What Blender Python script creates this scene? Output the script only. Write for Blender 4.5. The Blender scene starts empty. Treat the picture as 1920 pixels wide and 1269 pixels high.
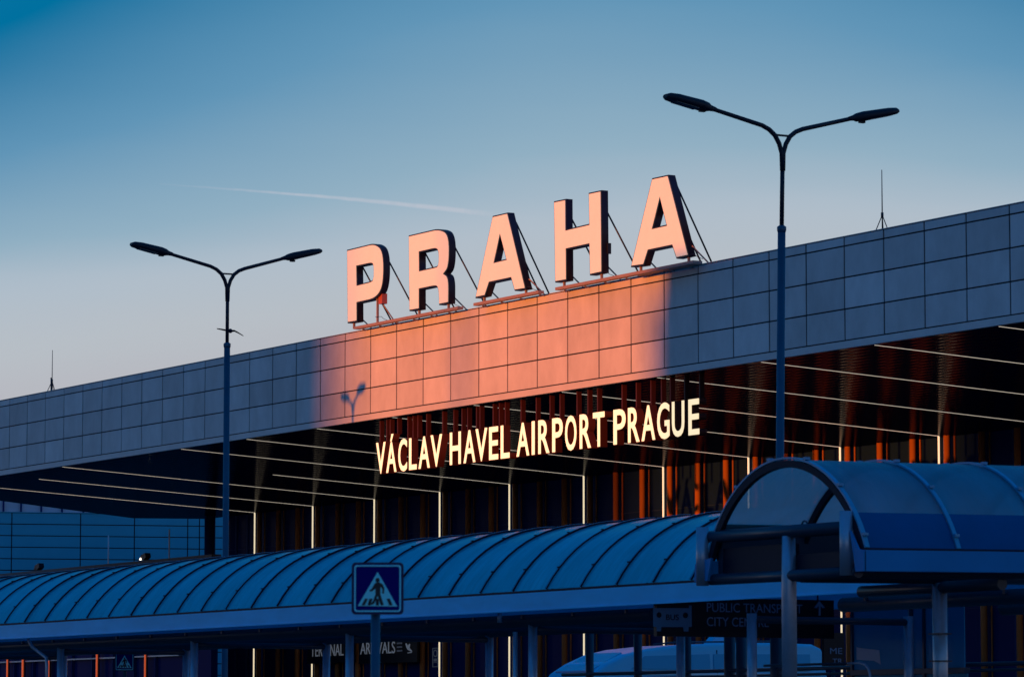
import bpy, bmesh, math, random
from mathutils import Vector, Matrix
random.seed(7)
C = bpy.context.scene
COL = C.collection
rad = math.radians

# ------------------------------------------------------------------ camera
# World axes: X runs along the terminal front, Y runs from the car park into the building, Z is up.
TH, PITCH, FPX = rad(29.85), rad(5.84), 7200.0
EYE = Vector((0, 0, 1.7))
R_ = Vector((math.sin(TH), math.cos(TH), 0))
H_ = Vector((-math.cos(TH), math.sin(TH), 0))
F_ = H_*math.cos(PITCH) + Vector((0, 0, math.sin(PITCH)))
U_ = R_.cross(F_)
cd = bpy.data.cameras.new('camera'); cam = bpy.data.objects.new('camera', cd); COL.objects.link(cam)
cd.sensor_width = 36; cd.lens = FPX/1920*36; cd.clip_start = 0.5; cd.clip_end = 20000
cam.matrix_world = Matrix(((R_.x, U_.x, -F_.x, EYE.x), (R_.y, U_.y, -F_.y, EYE.y), (R_.z, U_.z, -F_.z, EYE.z), (0, 0, 0, 1)))
C.camera = cam
cd.dof.use_dof = True; cd.dof.focus_distance = 135; cd.dof.aperture_fstop = 5.6
C.render.resolution_x = 1024; C.render.resolution_y = 676
C.view_settings.view_transform = 'Standard'; C.view_settings.look = 'None'
C.view_settings.exposure = 0.0; C.view_settings.gamma = 1.0

# ------------------------------------------------------------------ sky
W = bpy.data.worlds.new('World'); C.world = W; W.use_nodes = True
nt = W.node_tree; N = nt.nodes; L = nt.links
for n in list(N): N.remove(n)
def nd(t, **k):
    n = N.new(t)
    for a, b in k.items(): setattr(n, a, b)
    return n
def mth(op, a, b=None, c=None):
    n = nd('ShaderNodeMath', operation=op)
    for i, v in enumerate((a, b, c)):
        if v is None: continue
        if isinstance(v, (int, float)): n.inputs[i].default_value = v
        else: L.new(v, n.inputs[i])
    return n.outputs[0]
tc = nd('ShaderNodeTexCoord')
sep = nd('ShaderNodeSeparateXYZ'); L.new(tc.outputs['Generated'], sep.inputs[0])
dot = nd('ShaderNodeVectorMath', operation='DOT_PRODUCT'); L.new(tc.outputs['Generated'], dot.inputs[0]); dot.inputs[1].default_value = R_
# clearer, deeper blue away from the brightest part of the eastern sky
lat = mth('MINIMUM', mth('MAXIMUM', dot.outputs['Value'], -0.2), 0.2)
zc = mth('MINIMUM', mth('MAXIMUM', sep.outputs['Z'], 0.0), 0.25)
tilt = mth('ADD', mth('MULTIPLY', mth('MULTIPLY', lat, zc), -.92), mth('MULTIPLY', mth('MULTIPLY', mth('ABSOLUTE', lat), zc), .24))
bow = mth('MULTIPLY', mth('MULTIPLY', lat, lat), mth('MAXIMUM', mth('MULTIPLY_ADD', zc, 35.0, -4.1), 0.0))
k = mth('ADD', tilt, bow)
nz = nd('ShaderNodeTexNoise'); nz.inputs['Scale'].default_value = 7; nz.inputs['Detail'].default_value = 3
mp = nd('ShaderNodeMapping'); mp.inputs['Scale'].default_value = (1, 1, 6); L.new(tc.outputs['Generated'], mp.inputs[0]); L.new(mp.outputs[0], nz.inputs['Vector'])
haz = mth('MULTIPLY', mth('SUBTRACT', nz.outputs['Fac'], 0.5), 0.012)
e = mth('ADD', mth('ADD', sep.outputs['Z'], k), haz)
cr = nd('ShaderNodeValToRGB'); L.new(e, cr.inputs[0])
stops = [(0.0, (.50, .40, .40)), (.06, (.50, .44, .455)), (.092, (.470, .460, .505)), (.112, (.475, .515, .56)),
         (.131, (.43, .51, .59)), (.149, (.28, .43, .545)), (.188, (.118, .30, .475)), (.245, (.0, .162, .345)),
         (.36, (.012, .19, .42)), (.60, (.002, .130, .39)), (1.0, (.002, .120, .40))]
el = cr.color_ramp.elements
while len(el) > 1: el.remove(el[-1])
el[0].position = stops[0][0]; el[0].color = stops[0][1]+(1,)
for p, c in stops[1:]:
    q = el.new(p); q.color = c+(1,)
bg = nd('ShaderNodeBackground'); bg.inputs['Strength'].default_value = 1.0
L.new(cr.outputs[0], bg.inputs[0])
ow = nd('ShaderNodeOutputWorld'); L.new(bg.outputs[0], ow.inputs[0])

# ------------------------------------------------------------------ sun (very low, from behind left)
SUNE = rad(3.0)
LD = Vector((-.29, .957, 0)).normalized()*math.cos(SUNE) + Vector((0, 0, -math.sin(SUNE)))
sd = bpy.data.lights.new('sun', 'SUN'); so = bpy.data.objects.new('sun', sd); COL.objects.link(so)
sd.energy = 5.0; sd.angle = rad(0.53); sd.color = (1.0, .225, .015)
so.rotation_mode = 'QUATERNION'; so.rotation_quaternion = LD.to_track_quat('-Z', 'Y'); so.location = (-100, -150, 60)

# ------------------------------------------------------------------ measuring helpers
def ray(x, y): return R_*(x-960) + F_*FPX - U_*(y-634.5)
def hit(x, y, p, n):
    r = ray(x, y); p = Vector(p); n = Vector(n); return EYE + r*((p-EYE).dot(n)/r.dot(n))
class Frame:            # an upright plane; a runs along xd, b runs up, positive depth comes towards the viewer
    def __init__(s, o, xd):
        s.o = Vector(o); s.x = Vector(xd).normalized(); s.z = Vector((0, 0, 1)); s.n = s.x.cross(s.z)
    def uv(s, x, y):
        d = hit(x, y, s.o, s.n)-s.o; return (d.dot(s.x), d.z)
    def w(s, a, b, d=0.0): return s.o + s.x*a + s.z*b + s.n*d
    def poly(s, pts): return [s.uv(*p) for p in pts]

# ------------------------------------------------------------------ materials
MATS = {}
def mat(name, col, rough=.6, metal=0., spec=.5, var=.0, scale=1.5, bump=0., bscale=20., emit=None, estr=0., rvar=0., stretch=(1, 1, 1)):
    if name in MATS: return MATS[name]
    m = bpy.data.materials.new(name); m.use_nodes = True; t = m.node_tree; b = t.nodes['Principled BSDF']
    b.inputs['Base Color'].default_value = tuple(col)+(1,); b.inputs['Roughness'].default_value = rough
    b.inputs['Metallic'].default_value = metal; b.inputs['Specular IOR Level'].default_value = spec
    co = t.nodes.new('ShaderNodeTexCoord'); mp = t.nodes.new('ShaderNodeMapping'); mp.inputs['Scale'].default_value = stretch
    t.links.new(co.outputs['Object'], mp.inputs[0])
    if var or rvar:
        nz = t.nodes.new('ShaderNodeTexNoise'); nz.inputs['Scale'].default_value = scale; nz.inputs['Detail'].default_value = 5; nz.inputs['Roughness'].default_value = .6
        t.links.new(mp.outputs[0], nz.inputs['Vector'])
        if var:
            mr = t.nodes.new('ShaderNodeMapRange'); mr.inputs[1].default_value = .3; mr.inputs[2].default_value = .7
            mr.inputs[3].default_value = 1-var; mr.inputs[4].default_value = 1+var
            t.links.new(nz.outputs['Fac'], mr.inputs[0])
            mx = t.nodes.new('ShaderNodeVectorMath'); mx.operation = 'SCALE'; mx.inputs[0].default_value = col
            t.links.new(mr.outputs[0], mx.inputs['Scale']); t.links.new(mx.outputs[0], b.inputs['Base Color'])
        if rvar:
            mr = t.nodes.new('ShaderNodeMapRange'); mr.inputs[1].default_value = .3; mr.inputs[2].default_value = .7
            mr.inputs[3].default_value = max(0.02, rough-rvar); mr.inputs[4].default_value = min(1, rough+rvar)
            t.links.new(nz.outputs['Fac'], mr.inputs[0]); t.links.new(mr.outputs[0], b.inputs['Roughness'])
    if bump:
        nb = t.nodes.new('ShaderNodeTexNoise'); nb.inputs['Scale'].default_value = bscale; nb.inputs['Detail'].default_value = 4
        t.links.new(mp.outputs[0], nb.inputs['Vector'])
        bp = t.nodes.new('ShaderNodeBump'); bp.inputs['Strength'].default_value = bump; bp.inputs['Distance'].default_value = .02
        t.links.new(nb.outputs['Fac'], bp.inputs['Height']); t.links.new(bp.outputs[0], b.inputs['Normal'])
    if emit:
        b.inputs['Emission Color'].default_value = tuple(emit)+(1,); b.inputs['Emission Strength'].default_value = estr
    MATS[name] = m; return m

def panel_mat():
    # pale metal cladding; each sheet differs slightly, with faint streaky weathering
    m = bpy.data.materials.new('cladding'); m.use_nodes = True; t = m.node_tree; b = t.nodes['Principled BSDF']
    at = t.nodes.new('ShaderNodeAttribute'); at.attribute_name = 'tone'
    co = t.nodes.new('ShaderNodeTexCoord'); mp = t.nodes.new('ShaderNodeMapping'); mp.inputs['Scale'].default_value = (.9, .9, .5)
    t.links.new(co.outputs['Object'], mp.inputs[0])
    nz = t.nodes.new('ShaderNodeTexNoise'); nz.inputs['Scale'].default_value = .8; nz.inputs['Detail'].default_value = 6; nz.inputs['Roughness'].default_value = .65
    t.links.new(mp.outputs[0], nz.inputs['Vector'])
    mr = t.nodes.new('ShaderNodeMapRange'); mr.inputs[1].default_value = .3; mr.inputs[2].default_value = .7; mr.inputs[3].default_value = .82; mr.inputs[4].default_value = 1.10
    t.links.new(nz.outputs['Fac'], mr.inputs[0])
    mu = t.nodes.new('ShaderNodeMath'); mu.operation = 'MULTIPLY'; t.links.new(mr.outputs[0], mu.inputs[0]); t.links.new(at.outputs['Fac'], mu.inputs[1])
    mx = t.nodes.new('ShaderNodeVectorMath'); mx.operation = 'SCALE'; mx.inputs[0].default_value = (.57, .58, .60)
    t.links.new(mu.outputs[0], mx.inputs['Scale']); t.links.new(mx.outputs[0], b.inputs['Base Color'])
    b.inputs['Roughness'].default_value = .5; b.inputs['Specular IOR Level'].default_value = .25
    return m

def roof_sheet_mat(name, col, trans=.35, tint=(.25, .55, .8), rough=.28, tlf=.35, tcol=None, spec=.8, streak=(9, 1.1, .8)):
    # translucent polycarbonate: part diffuse, part see-through, glossy skin
    m = bpy.data.materials.new(name); m.use_nodes = True; t = m.node_tree; b = t.nodes['Principled BSDF']; out = t.nodes['Material Output']
    co = t.nodes.new('ShaderNodeTexCoord'); nz = t.nodes.new('ShaderNodeTexNoise'); nz.inputs['Scale'].default_value = 1.3; nz.inputs['Detail'].default_value = 5
    mp = t.nodes.new('ShaderNodeMapping'); mp.inputs['Scale'].default_value = (1, 1, .6); t.links.new(co.outputs['Object'], mp.inputs[0]); t.links.new(mp.outputs[0], nz.inputs['Vector'])
    mr = t.nodes.new('ShaderNodeMapRange'); mr.inputs[1].default_value = .3; mr.inputs[2].default_value = .7; mr.inputs[3].default_value = .84; mr.inputs[4].default_value = 1.12
    t.links.new(nz.outputs['Fac'], mr.inputs[0])
    n2 = t.nodes.new('ShaderNodeTexNoise'); n2.inputs['Scale'].default_value = 1.0; n2.inputs['Detail'].default_value = 6; n2.inputs['Roughness'].default_value = .7
    m3 = t.nodes.new('ShaderNodeMapping'); m3.inputs['Scale'].default_value = streak; t.links.new(co.outputs['Object'], m3.inputs[0]); t.links.new(m3.outputs[0], n2.inputs['Vector'])
    r2 = t.nodes.new('ShaderNodeMapRange'); r2.inputs[1].default_value = .35; r2.inputs[2].default_value = .65; r2.inputs[3].default_value = .86; r2.inputs[4].default_value = 1.08
    t.links.new(n2.outputs['Fac'], r2.inputs[0])
    at = t.nodes.new('ShaderNodeAttribute'); at.attribute_name = 'tone'
    u1 = t.nodes.new('ShaderNodeMath'); u1.operation = 'MULTIPLY'; t.links.new(mr.outputs[0], u1.inputs[0]); t.links.new(r2.outputs[0], u1.inputs[1])
    u2 = t.nodes.new('ShaderNodeMath'); u2.operation = 'MULTIPLY'; t.links.new(u1.outputs[0], u2.inputs[0]); t.links.new(at.outputs['Fac'], u2.inputs[1])
    mx = t.nodes.new('ShaderNodeVectorMath'); mx.operation = 'SCALE'; mx.inputs[0].default_value = col
    t.links.new(u2.outputs[0], mx.inputs['Scale']); t.links.new(mx.outputs[0], b.inputs['Base Color'])
    rr = t.nodes.new('ShaderNodeMapRange'); rr.inputs[1].default_value = .35; rr.inputs[2].default_value = .65; rr.inputs[3].default_value = rough+.08; rr.inputs[4].default_value = rough-.08
    t.links.new(n2.outputs['Fac'], rr.inputs[0]); t.links.new(rr.outputs[0], b.inputs['Roughness'])
    b.inputs['Specular IOR Level'].default_value = spec
    tl = t.nodes.new('ShaderNodeBsdfTranslucent'); tl.inputs[0].default_value = tuple(tcol or (0, 0, 0))+(1,)
    if not tcol: t.links.new(mx.outputs[0], tl.inputs[0])
    m1 = t.nodes.new('ShaderNodeMixShader'); m1.inputs[0].default_value = tlf
    t.links.new(b.outputs[0], m1.inputs[1]); t.links.new(tl.outputs[0], m1.inputs[2])
    tp = t.nodes.new('ShaderNodeBsdfTransparent'); tp.inputs[0].default_value = tuple(tint)+(1,)
    m2 = t.nodes.new('ShaderNodeMixShader'); m2.inputs[0].default_value = trans
    t.links.new(m1.outputs[0], m2.inputs[1]); t.links.new(tp.outputs[0], m2.inputs[2]); t.links.new(m2.outputs[0], out.inputs[0])
    return m

def soffit_mat():
    m = bpy.data.materials.new('soffit_slats'); m.use_nodes = True; t = m.node_tree; b = t.nodes['Principled BSDF']
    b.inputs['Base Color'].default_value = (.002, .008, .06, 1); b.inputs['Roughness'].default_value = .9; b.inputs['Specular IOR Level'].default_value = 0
    gl = t.nodes.new('ShaderNodeBsdfGlossy'); gl.inputs['Color'].default_value = (.8, .8, .85, 1); gl.inputs['Roughness'].default_value = .11; mxg = t.nodes.new('ShaderNodeMixShader'); mxg.inputs[0].default_value = .10
    t.links.new(b.outputs[0], mxg.inputs[1]); t.links.new(gl.outputs[0], mxg.inputs[2]); t.links.new(mxg.outputs[0], t.nodes['Material Output'].inputs[0])
    co = t.nodes.new('ShaderNodeTexCoord'); mp = t.nodes.new('ShaderNodeMapping'); t.links.new(co.outputs['Object'], mp.inputs[0])
    wv = t.nodes.new('ShaderNodeTexWave'); wv.bands_direction = 'Y'; wv.inputs['Scale'].default_value = .75; wv.inputs['Distortion'].default_value = .3
    t.links.new(mp.outputs[0], wv.inputs['Vector'])
    bp = t.nodes.new('ShaderNodeBump'); bp.inputs['Strength'].default_value = .25; bp.inputs['Distance'].default_value = .02
    t.links.new(wv.outputs['Fac'], bp.inputs['Height']); t.links.new(bp.outputs[0], gl.inputs['Normal'])
    return m

CLAD = panel_mat(); SOFFIT = soffit_mat()
DARK = mat('dark_backing', (.012, .015, .03), .8)
TRIM = mat('trim_metal', (.55, .56, .58), .45, 0, .3, var=.08, scale=.6)
GLASS = mat('dark_glass', (.006, .02, .12), .12, 0, .004, rvar=.05, scale=.3)
MULL = mat('mullion_metal', (.015, .035, .15), .5, 0, .02)
COLUMN = mat('column_paint', (.36, .14, .05), .38, 0, .3, var=.15, scale=.35)
NAVY = mat('letter_return', (.010, .011, .028), .45, 0, .3)
FACE = mat('letter_face', (.86, .84, .80), .35, 0, .35, var=.03, emit=(.30, .80, .66), estr=.16)  # weak glow added so the sunlit faces come out paler
FRAMEM = mat('steel_frame', (.30, .22, .20), .5, .0, .4, var=.1)
STRUT = mat('strut_dark', (.012, .014, .03), .5)
HANG = mat('hanger_bar', (.065, .016, .016), .5, 0, .2)
TXT = mat('lit_text_face', (.9, .85, .7), .4, emit=(1.0, .76, .41), estr=1.0)
TXTS = mat('text_return', (.13, .035, .03), .5, 0, .2)
LED = mat('light_strip', (.9, .85, .7), .4, emit=(.95, .82, .66), estr=.75)
LEDW = mat('wall_light', (.9, .85, .7), .4, emit=(1.0, .84, .55), estr=.85)
AMBER = mat('amber_light', (.8, .2, .05), .4, emit=(1.0, .13, .03), estr=.45)
POSTM = mat('galvanised_post', (.30, .38, .50), .36, .45, .5, var=.15, scale=4)
LAMPM = mat('lamp_post_paint', (.02, .075, .14), .42, 0, .4, var=.12, scale=3)
LAMPH = mat('lamp_head_paint', (.007, .010, .025), .5, 0, .3)
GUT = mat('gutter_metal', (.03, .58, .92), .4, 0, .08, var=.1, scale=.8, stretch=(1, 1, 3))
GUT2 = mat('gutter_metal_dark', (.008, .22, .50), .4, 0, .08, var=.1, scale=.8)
RIB = mat('rib_metal', (.05, .30, .50), .35, .0, .4)
RIBD = mat('rib_shadow_gap', (.008, .012, .03), .6, 0, .2)
TUBE = mat('dark_tube', (.018, .04, .075), .38, 0, .35)
ROOF1 = roof_sheet_mat('roof_sheet', (.035, .62, .80), .06, rough=.17, spec=1.0)
ROOF2 = roof_sheet_mat('roof_sheet_clear', (.010, .42, .62), .10, (.45, .75, .95), 0.3, .55, (1.0, .66, .62), .4, (1.1, 7, .8))
ASPH = mat('asphalt', (.05, .05, .052), .85, 0, .3, var=.25, scale=.7, bump=.4, bscale=30)
CONC = mat('concrete', (.28, .27, .26), .8, 0, .3, var=.15, scale=1.2)

# ------------------------------------------------------------------ mesh builder
class MB:
    def __init__(s): s.v = []; s.f = []; s.sm = []; s.tone = None
    def add(s, vs, fs, smooth=False):
        b = len(s.v); s.v += [Vector(v) for v in vs]; s.f += [tuple(i+b for i in f) for f in fs]; s.sm += [smooth]*len(fs); return s
    def box(s, x0, x1, y0, y1, z0, z1):
        return s.add([(x0, y0, z0), (x1, y0, z0), (x1, y1, z0), (x0, y1, z0), (x0, y0, z1), (x1, y0, z1), (x1, y1, z1), (x0, y1, z1)],
                     [(0, 3, 2, 1), (4, 5, 6, 7), (0, 1, 5, 4), (1, 2, 6, 5), (2, 3, 7, 6), (3, 0, 4, 7)])
    def hexa(s, p):     # 8 corners, bottom ring then top ring
        return s.add(p, [(0, 3, 2, 1), (4, 5, 6, 7), (0, 1, 5, 4), (1, 2, 6, 5), (2, 3, 7, 6), (3, 0, 4, 7)])
    def prism(s, pts, d):   # planar polygon pushed along d
        n = len(pts); d = Vector(d); a = [Vector(p) for p in pts]
        return s.add(a+[p+d for p in a], [tuple(range(n-1, -1, -1)), tuple(range(n, 2*n))]+[(i, (i+1) % n, (i+1) % n+n, i+n) for i in range(n)])
    def tube(s, pts, r, n=12, cap=True, sx=1.0):
        pts = [Vector(p) for p in pts]; rs = r if isinstance(r, (list, tuple)) else [r]*len(pts)
        base = len(s.v); up = None
        for i, p in enumerate(pts):
            t = (pts[min(i+1, len(pts)-1)]-pts[max(i-1, 0)]).normalized()
            if up is None:
                up = Vector((0, 0, 1)) if abs(t.z) < .9 else Vector((1, 0, 0))
            a = t.cross(up).normalized(); b2 = a.cross(t).normalized(); up = b2
            for j in range(n):
                w = 2*math.pi*j/n; s.v.append(p + a*math.cos(w)*rs[i]*sx + b2*math.sin(w)*rs[i])
        for i in range(len(pts)-1):
            for j in range(n):
                q = base+i*n; s.f.append((q+j, q+(j+1) % n, q+n+(j+1) % n, q+n+j)); s.sm.append(True)
        if cap:
            s.f.append(tuple(base+j for j in range(n-1, -1, -1))); s.sm.append(False)
            q = base+(len(pts)-1)*n; s.f.append(tuple(q+j for j in range(n))); s.sm.append(False)
        return s
    def obj(s, name, m, parent=None):
        me = bpy.data.meshes.new(name); o = bpy.data.objects.new(name, me); COL.objects.link(o)
        off = Vector((0, 0, 0))
        if parent is not None:
            q = parent
            while q is not None: off += q.location; q = q.parent
            o.parent = parent
        me.from_pydata([tuple(v-off) for v in s.v], [], s.f)
        bm = bmesh.new(); bm.from_mesh(me); bmesh.ops.recalc_face_normals(bm, faces=bm.faces); bm.to_mesh(me); bm.free()
        for p, q in zip(me.polygons, s.sm): p.use_smooth = q
        if s.tone:
            a = me.attributes.new('tone', 'FLOAT', 'FACE'); a.data.foreach_set('value', s.tone)
        me.materials.append(m); return o
def tag(o, label=None, cat=None, group=None, kind=None):
    if label: o['label'] = label
    if cat: o['category'] = cat
    if group: o['group'] = group
    if kind: o['kind'] = kind
    return o
def thing(name, loc, label, cat, group=None):
    o = bpy.data.objects.new(name, None); COL.objects.link(o); o.location = loc; o.empty_display_size = .3
    return tag(o, label, cat, group)
def copy_tree(o, parent=None):
    c = o.copy(); COL.objects.link(c); c.parent = parent
    for ch in list(o.children): copy_tree(ch, c)
    return c
def curve_obj(name, crv, m, parent, fr, fit=None, dep=0.0):
    """turn a 2D curve / text datablock into a mesh standing in frame fr; fit = (a0,a1,b0,b1)"""
    tmp = bpy.data.objects.new('tmp', crv); COL.objects.link(tmp)
    bpy.context.view_layer.update()
    me = bpy.data.meshes.new_from_object(tmp.evaluated_get(bpy.context.evaluated_depsgraph_get()))
    bpy.data.objects.remove(tmp); bpy.data.curves.remove(crv)
    off = Vector((0, 0, 0)); q = parent
    while q is not None: off += q.location; q = q.parent
    xs = [v.co.x for v in me.vertices]; ys = [v.co.y for v in me.vertices]
    if fit:
        a0, a1, b0, b1 = fit; mx, Mx, my, My = min(xs), max(xs), min(ys), max(ys)
        sx = (a1-a0)/max(1e-6, Mx-mx); sy = (b1-b0)/max(1e-6, My-my)
    for v in me.vertices:
        x, y, z = v.co
        if fit: x = a0+(x-mx)*sx; y = b0+(y-my)*sy
        v.co = fr.w(x, y, z+dep)-off
    me.name = name; me.materials.clear(); me.materials.append(m)
    for p in me.polygons: p.material_index = 0
    o = bpy.data.objects.new(name, me); COL.objects.link(o); o.parent = parent; return o
def plate(name, polys, m, parent, fr, depth=.02, dep=0.0, offset=0.0):
    """flat shapes (outlines with holes by even-odd) given as point lists in frame fr, extruded by depth towards the viewer"""
    c = bpy.data.curves.new(name, 'CURVE'); c.dimensions = '2D'; c.fill_mode = 'BOTH'; c.extrude = depth/2; c.offset = offset
    for pts in polys:
        sp = c.splines.new('POLY'); sp.points.add(len(pts)-1)
        for i, p in enumerate(pts): sp.points[i].co = (p[0], p[1], 0, 1)
        sp.use_cyclic_u = True
    return curve_obj(name, c, m, parent, fr, None, dep+depth/2)
def text(name, body, m, parent, fr, fit, depth=.01, dep=0.0, bold=0.0):
    c = bpy.data.curves.new(name, 'FONT'); c.body = body; c.size = 1; c.extrude = .5; c.offset = bold
    c.resolution_u = 4
    o = curve_obj(name, c, m, parent, fr, fit, 0.0)
    # rescale depth
    n = fr.n; off = Vector((0, 0, 0)); q = parent
    while q is not None: off += q.location; q = q.parent
    for v in o.data.vertices:
        d = (v.co+off-fr.o).dot(n); v.co += n*((d+.5)*depth+dep-d)
    return o
def smooth_pts(pts, closed=True, it=2):
    """round corners marked with a third value; points without it stay sharp"""
    out = []
    n = len(pts)
    for i, p in enumerate(pts):
        if len(p) == 2: out.append(p); continue
        r = p[2]; a = Vector(pts[i-1][:2]); b = Vector(p[:2]); c = Vector(pts[(i+1) % n][:2])
        p0 = b+(a-b)*min(.5, r/(a-b).length); p1 = b+(c-b)*min(.5, r/(c-b).length)
        for k2 in range(7):
            t = k2/6; q = p0*(1-t)**2+b*2*t*(1-t)+p1*t*t; out.append((q.x, q.y))
    return out
G = 1.3      # forecourt level

# ================================================================== SETTING
# one ground sheet out to the horizon: low car park near the camera, a bank, then the raised forecourt
gm = MB(); xs = [-6000, -400, -200, -100, 0, 100, 6000]; prof = [(-6000, 0), (-200, 0), (23, 0), (29, G), (120, G), (300, G), (9000, G)]
vs = [(x, y, z) for y, z in prof for x in xs]; nx = len(xs)
gm.add(vs, [(j*nx+i, j*nx+i+1, (j+1)*nx+i+1, (j+1)*nx+i) for j in range(len(prof)-1) for i in range(nx-1)])
tag(gm.obj('ground', ASPH), kind='structure')
pv = MB().box(-230, -38, 32.6, 39.2, G+.004, G+.13); tag(pv.obj('pavement', CONC), kind='structure')

# ================================================================== TERMINAL
V0 = 70.0
T = thing('terminal_building', (-130, V0, G), 'long airport terminal with projecting roof, pale panelled fascia and dark glass front', 'building')
P0, PW = -91.92, 2.1705
fp = MB(); tones = []
g2 = .025
rows = [(14.12, 15.13), (15.13, 16.145), (16.145, 17.16), (17.16, 17.46)]
for k in range(-3, 43):
    u1 = P0-PW*k; u0 = u1-PW
    for r, (z0, z1) in enumerate(rows):
        tl = random.uniform(-.005, .005)
        d = .03
        fp.hexa([(u0+.038, V0+tl, z0+g2), (u1-.038, V0-tl, z0+g2), (u1-.038, V0+d, z0+g2), (u0+.038, V0+d, z0+g2),
                 (u0+.038, V0+tl, z1-g2), (u1-.038, V0-tl, z1-g2), (u1-.038, V0+d, z1-g2), (u0+.038, V0+d, z1-g2)])
        tones += [random.gauss(1, .06)]*6
fp.tone = tones
UR, UL = P0+PW*3, P0-PW*43
fp.obj('fascia_panels', CLAD, T)
MB().box(UL, UR, V0+.035, V0+.4, 14.0, 17.45).obj('fascia_backing', DARK, T)
MB().box(UL-.02, UR, V0-.01, V0+.42, 17.463, 17.485).obj('coping', TRIM, T)
MB().box(UL-.02, UR, V0-.015, V0+.12, 13.87, 14.10).obj('fascia_trim', TRIM, T)
# roof slab and soffit (drops 6 cm per metre inwards)
def zs(v): return 13.90-.0588*(v-70)
outl = [(UR, 70.12), (UR, 87.6), (-184.3, 87.1), (-188.1, 84.6), (-185.2, 75.8), (-184.6, 70.12)]
sf = MB(); n = len(outl)
sf.add([(a, b, zs(b)) for a, b in outl]+[(a, b, zs(b)+.25) for a, b in outl],
       [tuple(range(n)), tuple(range(2*n-1, n-1, -1))]+[(i, (i+1) % n, (i+1) % n+n, i+n) for i in range(n)])
sf.obj('soffit', SOFFIT, T)
MB().box(-184.6, UR, 70.45, 112, 17.0, 17.3).obj('roof', mat('roof_membrane', (.12, .12, .13), .9), T)
MB().box(-184.6, -184.3, 70.5, 87.0, 14.2, 17.0).obj('end_wall', CLAD, T)
# dark glazed front, one window per bay
GV = 87.15
ue = lambda k: -92.84-6.490*k
uv_ = lambda k: -118.61-6.589*(k-4)
for k in range(-1, 14):
    a, b = max(uv_(k+1)+.06, -182.0), uv_(k)-.06
    w = MB().box(a, b, GV, GV+.08, G, zs(GV)).obj('window', GLASS, T)
    if k == -1: w0 = w
    tr = MB()
    for z in (3.9, 6.3, 8.7, 11.1): tr.box(a, b, GV-.03, GV-.002, z, z+.035)
    tr.obj('transom', MULL, w)
    for q in (.33, .66): MB().box(a+(b-a)*q-.09, a+(b-a)*q+.09, GV-.06, GV-.004, G, zs(GV)-.01).obj('mullion', MULL, w)
MB().box(-182.0, UR, GV+.1, 112, G, 14.0).obj('hall_core', DARK, T)
for k in range(-1, 14):
    # light line in the soffit from the roof edge to the glass, then down the glass
    a, b = (ue(k), V0+.25), (uv_(k), 86.83)
    if k == 10: a = (-158.1, 78.07)
    if k == 12: a = (-171.3, 72.07)
    if k == 13: a = (-177.95, 72.8)
    s2 = MB(); hw = .011
    pts = [(a[0]-hw, a[1]), (a[0]+hw, a[1]), (b[0]+hw, b[1]), (b[0]-hw, b[1])]
    s2.hexa([(p[0], p[1], zs(p[1])-.014) for p in pts]+[(p[0], p[1], zs(p[1])-.004) for p in pts]); s2.obj('ceiling_light', LED, T)
    if k < 13 or True:
        MB().box(uv_(k)-.020, uv_(k)+.020, 86.80, 86.86, G+.3, zs(86.9)-.01).obj('wall_light', LEDW, T)
# columns and fins in front of the glass
for k in range(-1, 14):
    for j, o in enumerate((-.42, -2.62, -4.82) if False else (.42, 2.62, 4.80)):
        u = uv_(k)+o
        if u > -90: continue
        cyl = MB().tube([(u, 86.90, G), (u, 86.90, zs(86.9)-.005)], .13, 14); cyl.obj('column', COLUMN, T)
        MB().box(u+.23, u+.27, 87.05, 87.10, G, zs(87.08)-.005).obj('fin', COLUMN, T)
MB().tube([(-182.35, 86.4, G), (-182.35, 86.4, zs(86.4)-.005)], .29, 20).obj('corner_column', MULL, T)

# ------------------------------------------------------------------ the big roof letters
LF = Frame((0, 69.5, 0), (1, 0, 0))
z7 = lambda x, y: (640+x/6.346, 440+y/6.346)
z5 = lambda x, y: (620+x/2.595, 320+y/2.595)
def lp(f, pts):
    o = []
    for p in pts:
        a, b = LF.uv(*f(p[0], p[1])); o.append((a, b)+((p[2],) if len(p) > 2 else ()))
    return smooth_pts(o)
letters = [
 ('P', 'leftmost', [lp(z7, [(72, 193), (405, 112, .42), (500, 200, 1.3), (500, 600, 1.3), (415, 752, .6), (183, 803), (184, 1022), (80, 1040)]),
       lp(z7, [(180, 370), (365, 330, .3), (391, 355, .35), (391, 540, .5), (350, 568, .3), (183, 608)])]),
 ('R', 'second', [lp(lambda x, y: (x, y), [(767.2, 443.5), (824, 430.2, .5), (842, 440, 1.0), (841.5, 500, 1.1), (831, 513.4), (841, 520, .5), (840.6, 566.3), (824.2, 569.7), (823, 536.5, .35), (815, 535, .25), (785.6, 541), (785.7, 578), (768.6, 581)]),
       lp(z7, [(924, 202), (1130, 155, .3), (1165, 190, .45), (1163, 380, .45), (1110, 397, .3), (926, 437)])]),
 ('A', 'middle', [lp(z5, [(790, 226), (860, 210), (946, 571), (897, 579), (880, 518), (771, 541), (750, 605), (708, 614)]),
       lp(z5, [(825, 306), (858, 434), (793, 450)])]),
 ('H', 'fourth', [lp(z5, [(1089, 155), (1142, 144), (1143, 292), (1261, 264), (1258, 114), (1314, 102), (1318, 491), (1264, 503), (1261, 354), (1145, 379), (1146, 529), (1095, 538)])]),
 ('A', 'rightmost', [lp(z5, [(1566, 43), (1641, 27), (1739, 410), (1684, 422), (1664, 360), (1544, 385), (1522, 455), (1465, 463)]),
       lp(z5, [(1603, 128), (1638, 268), (1563, 285)])]),
]
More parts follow.
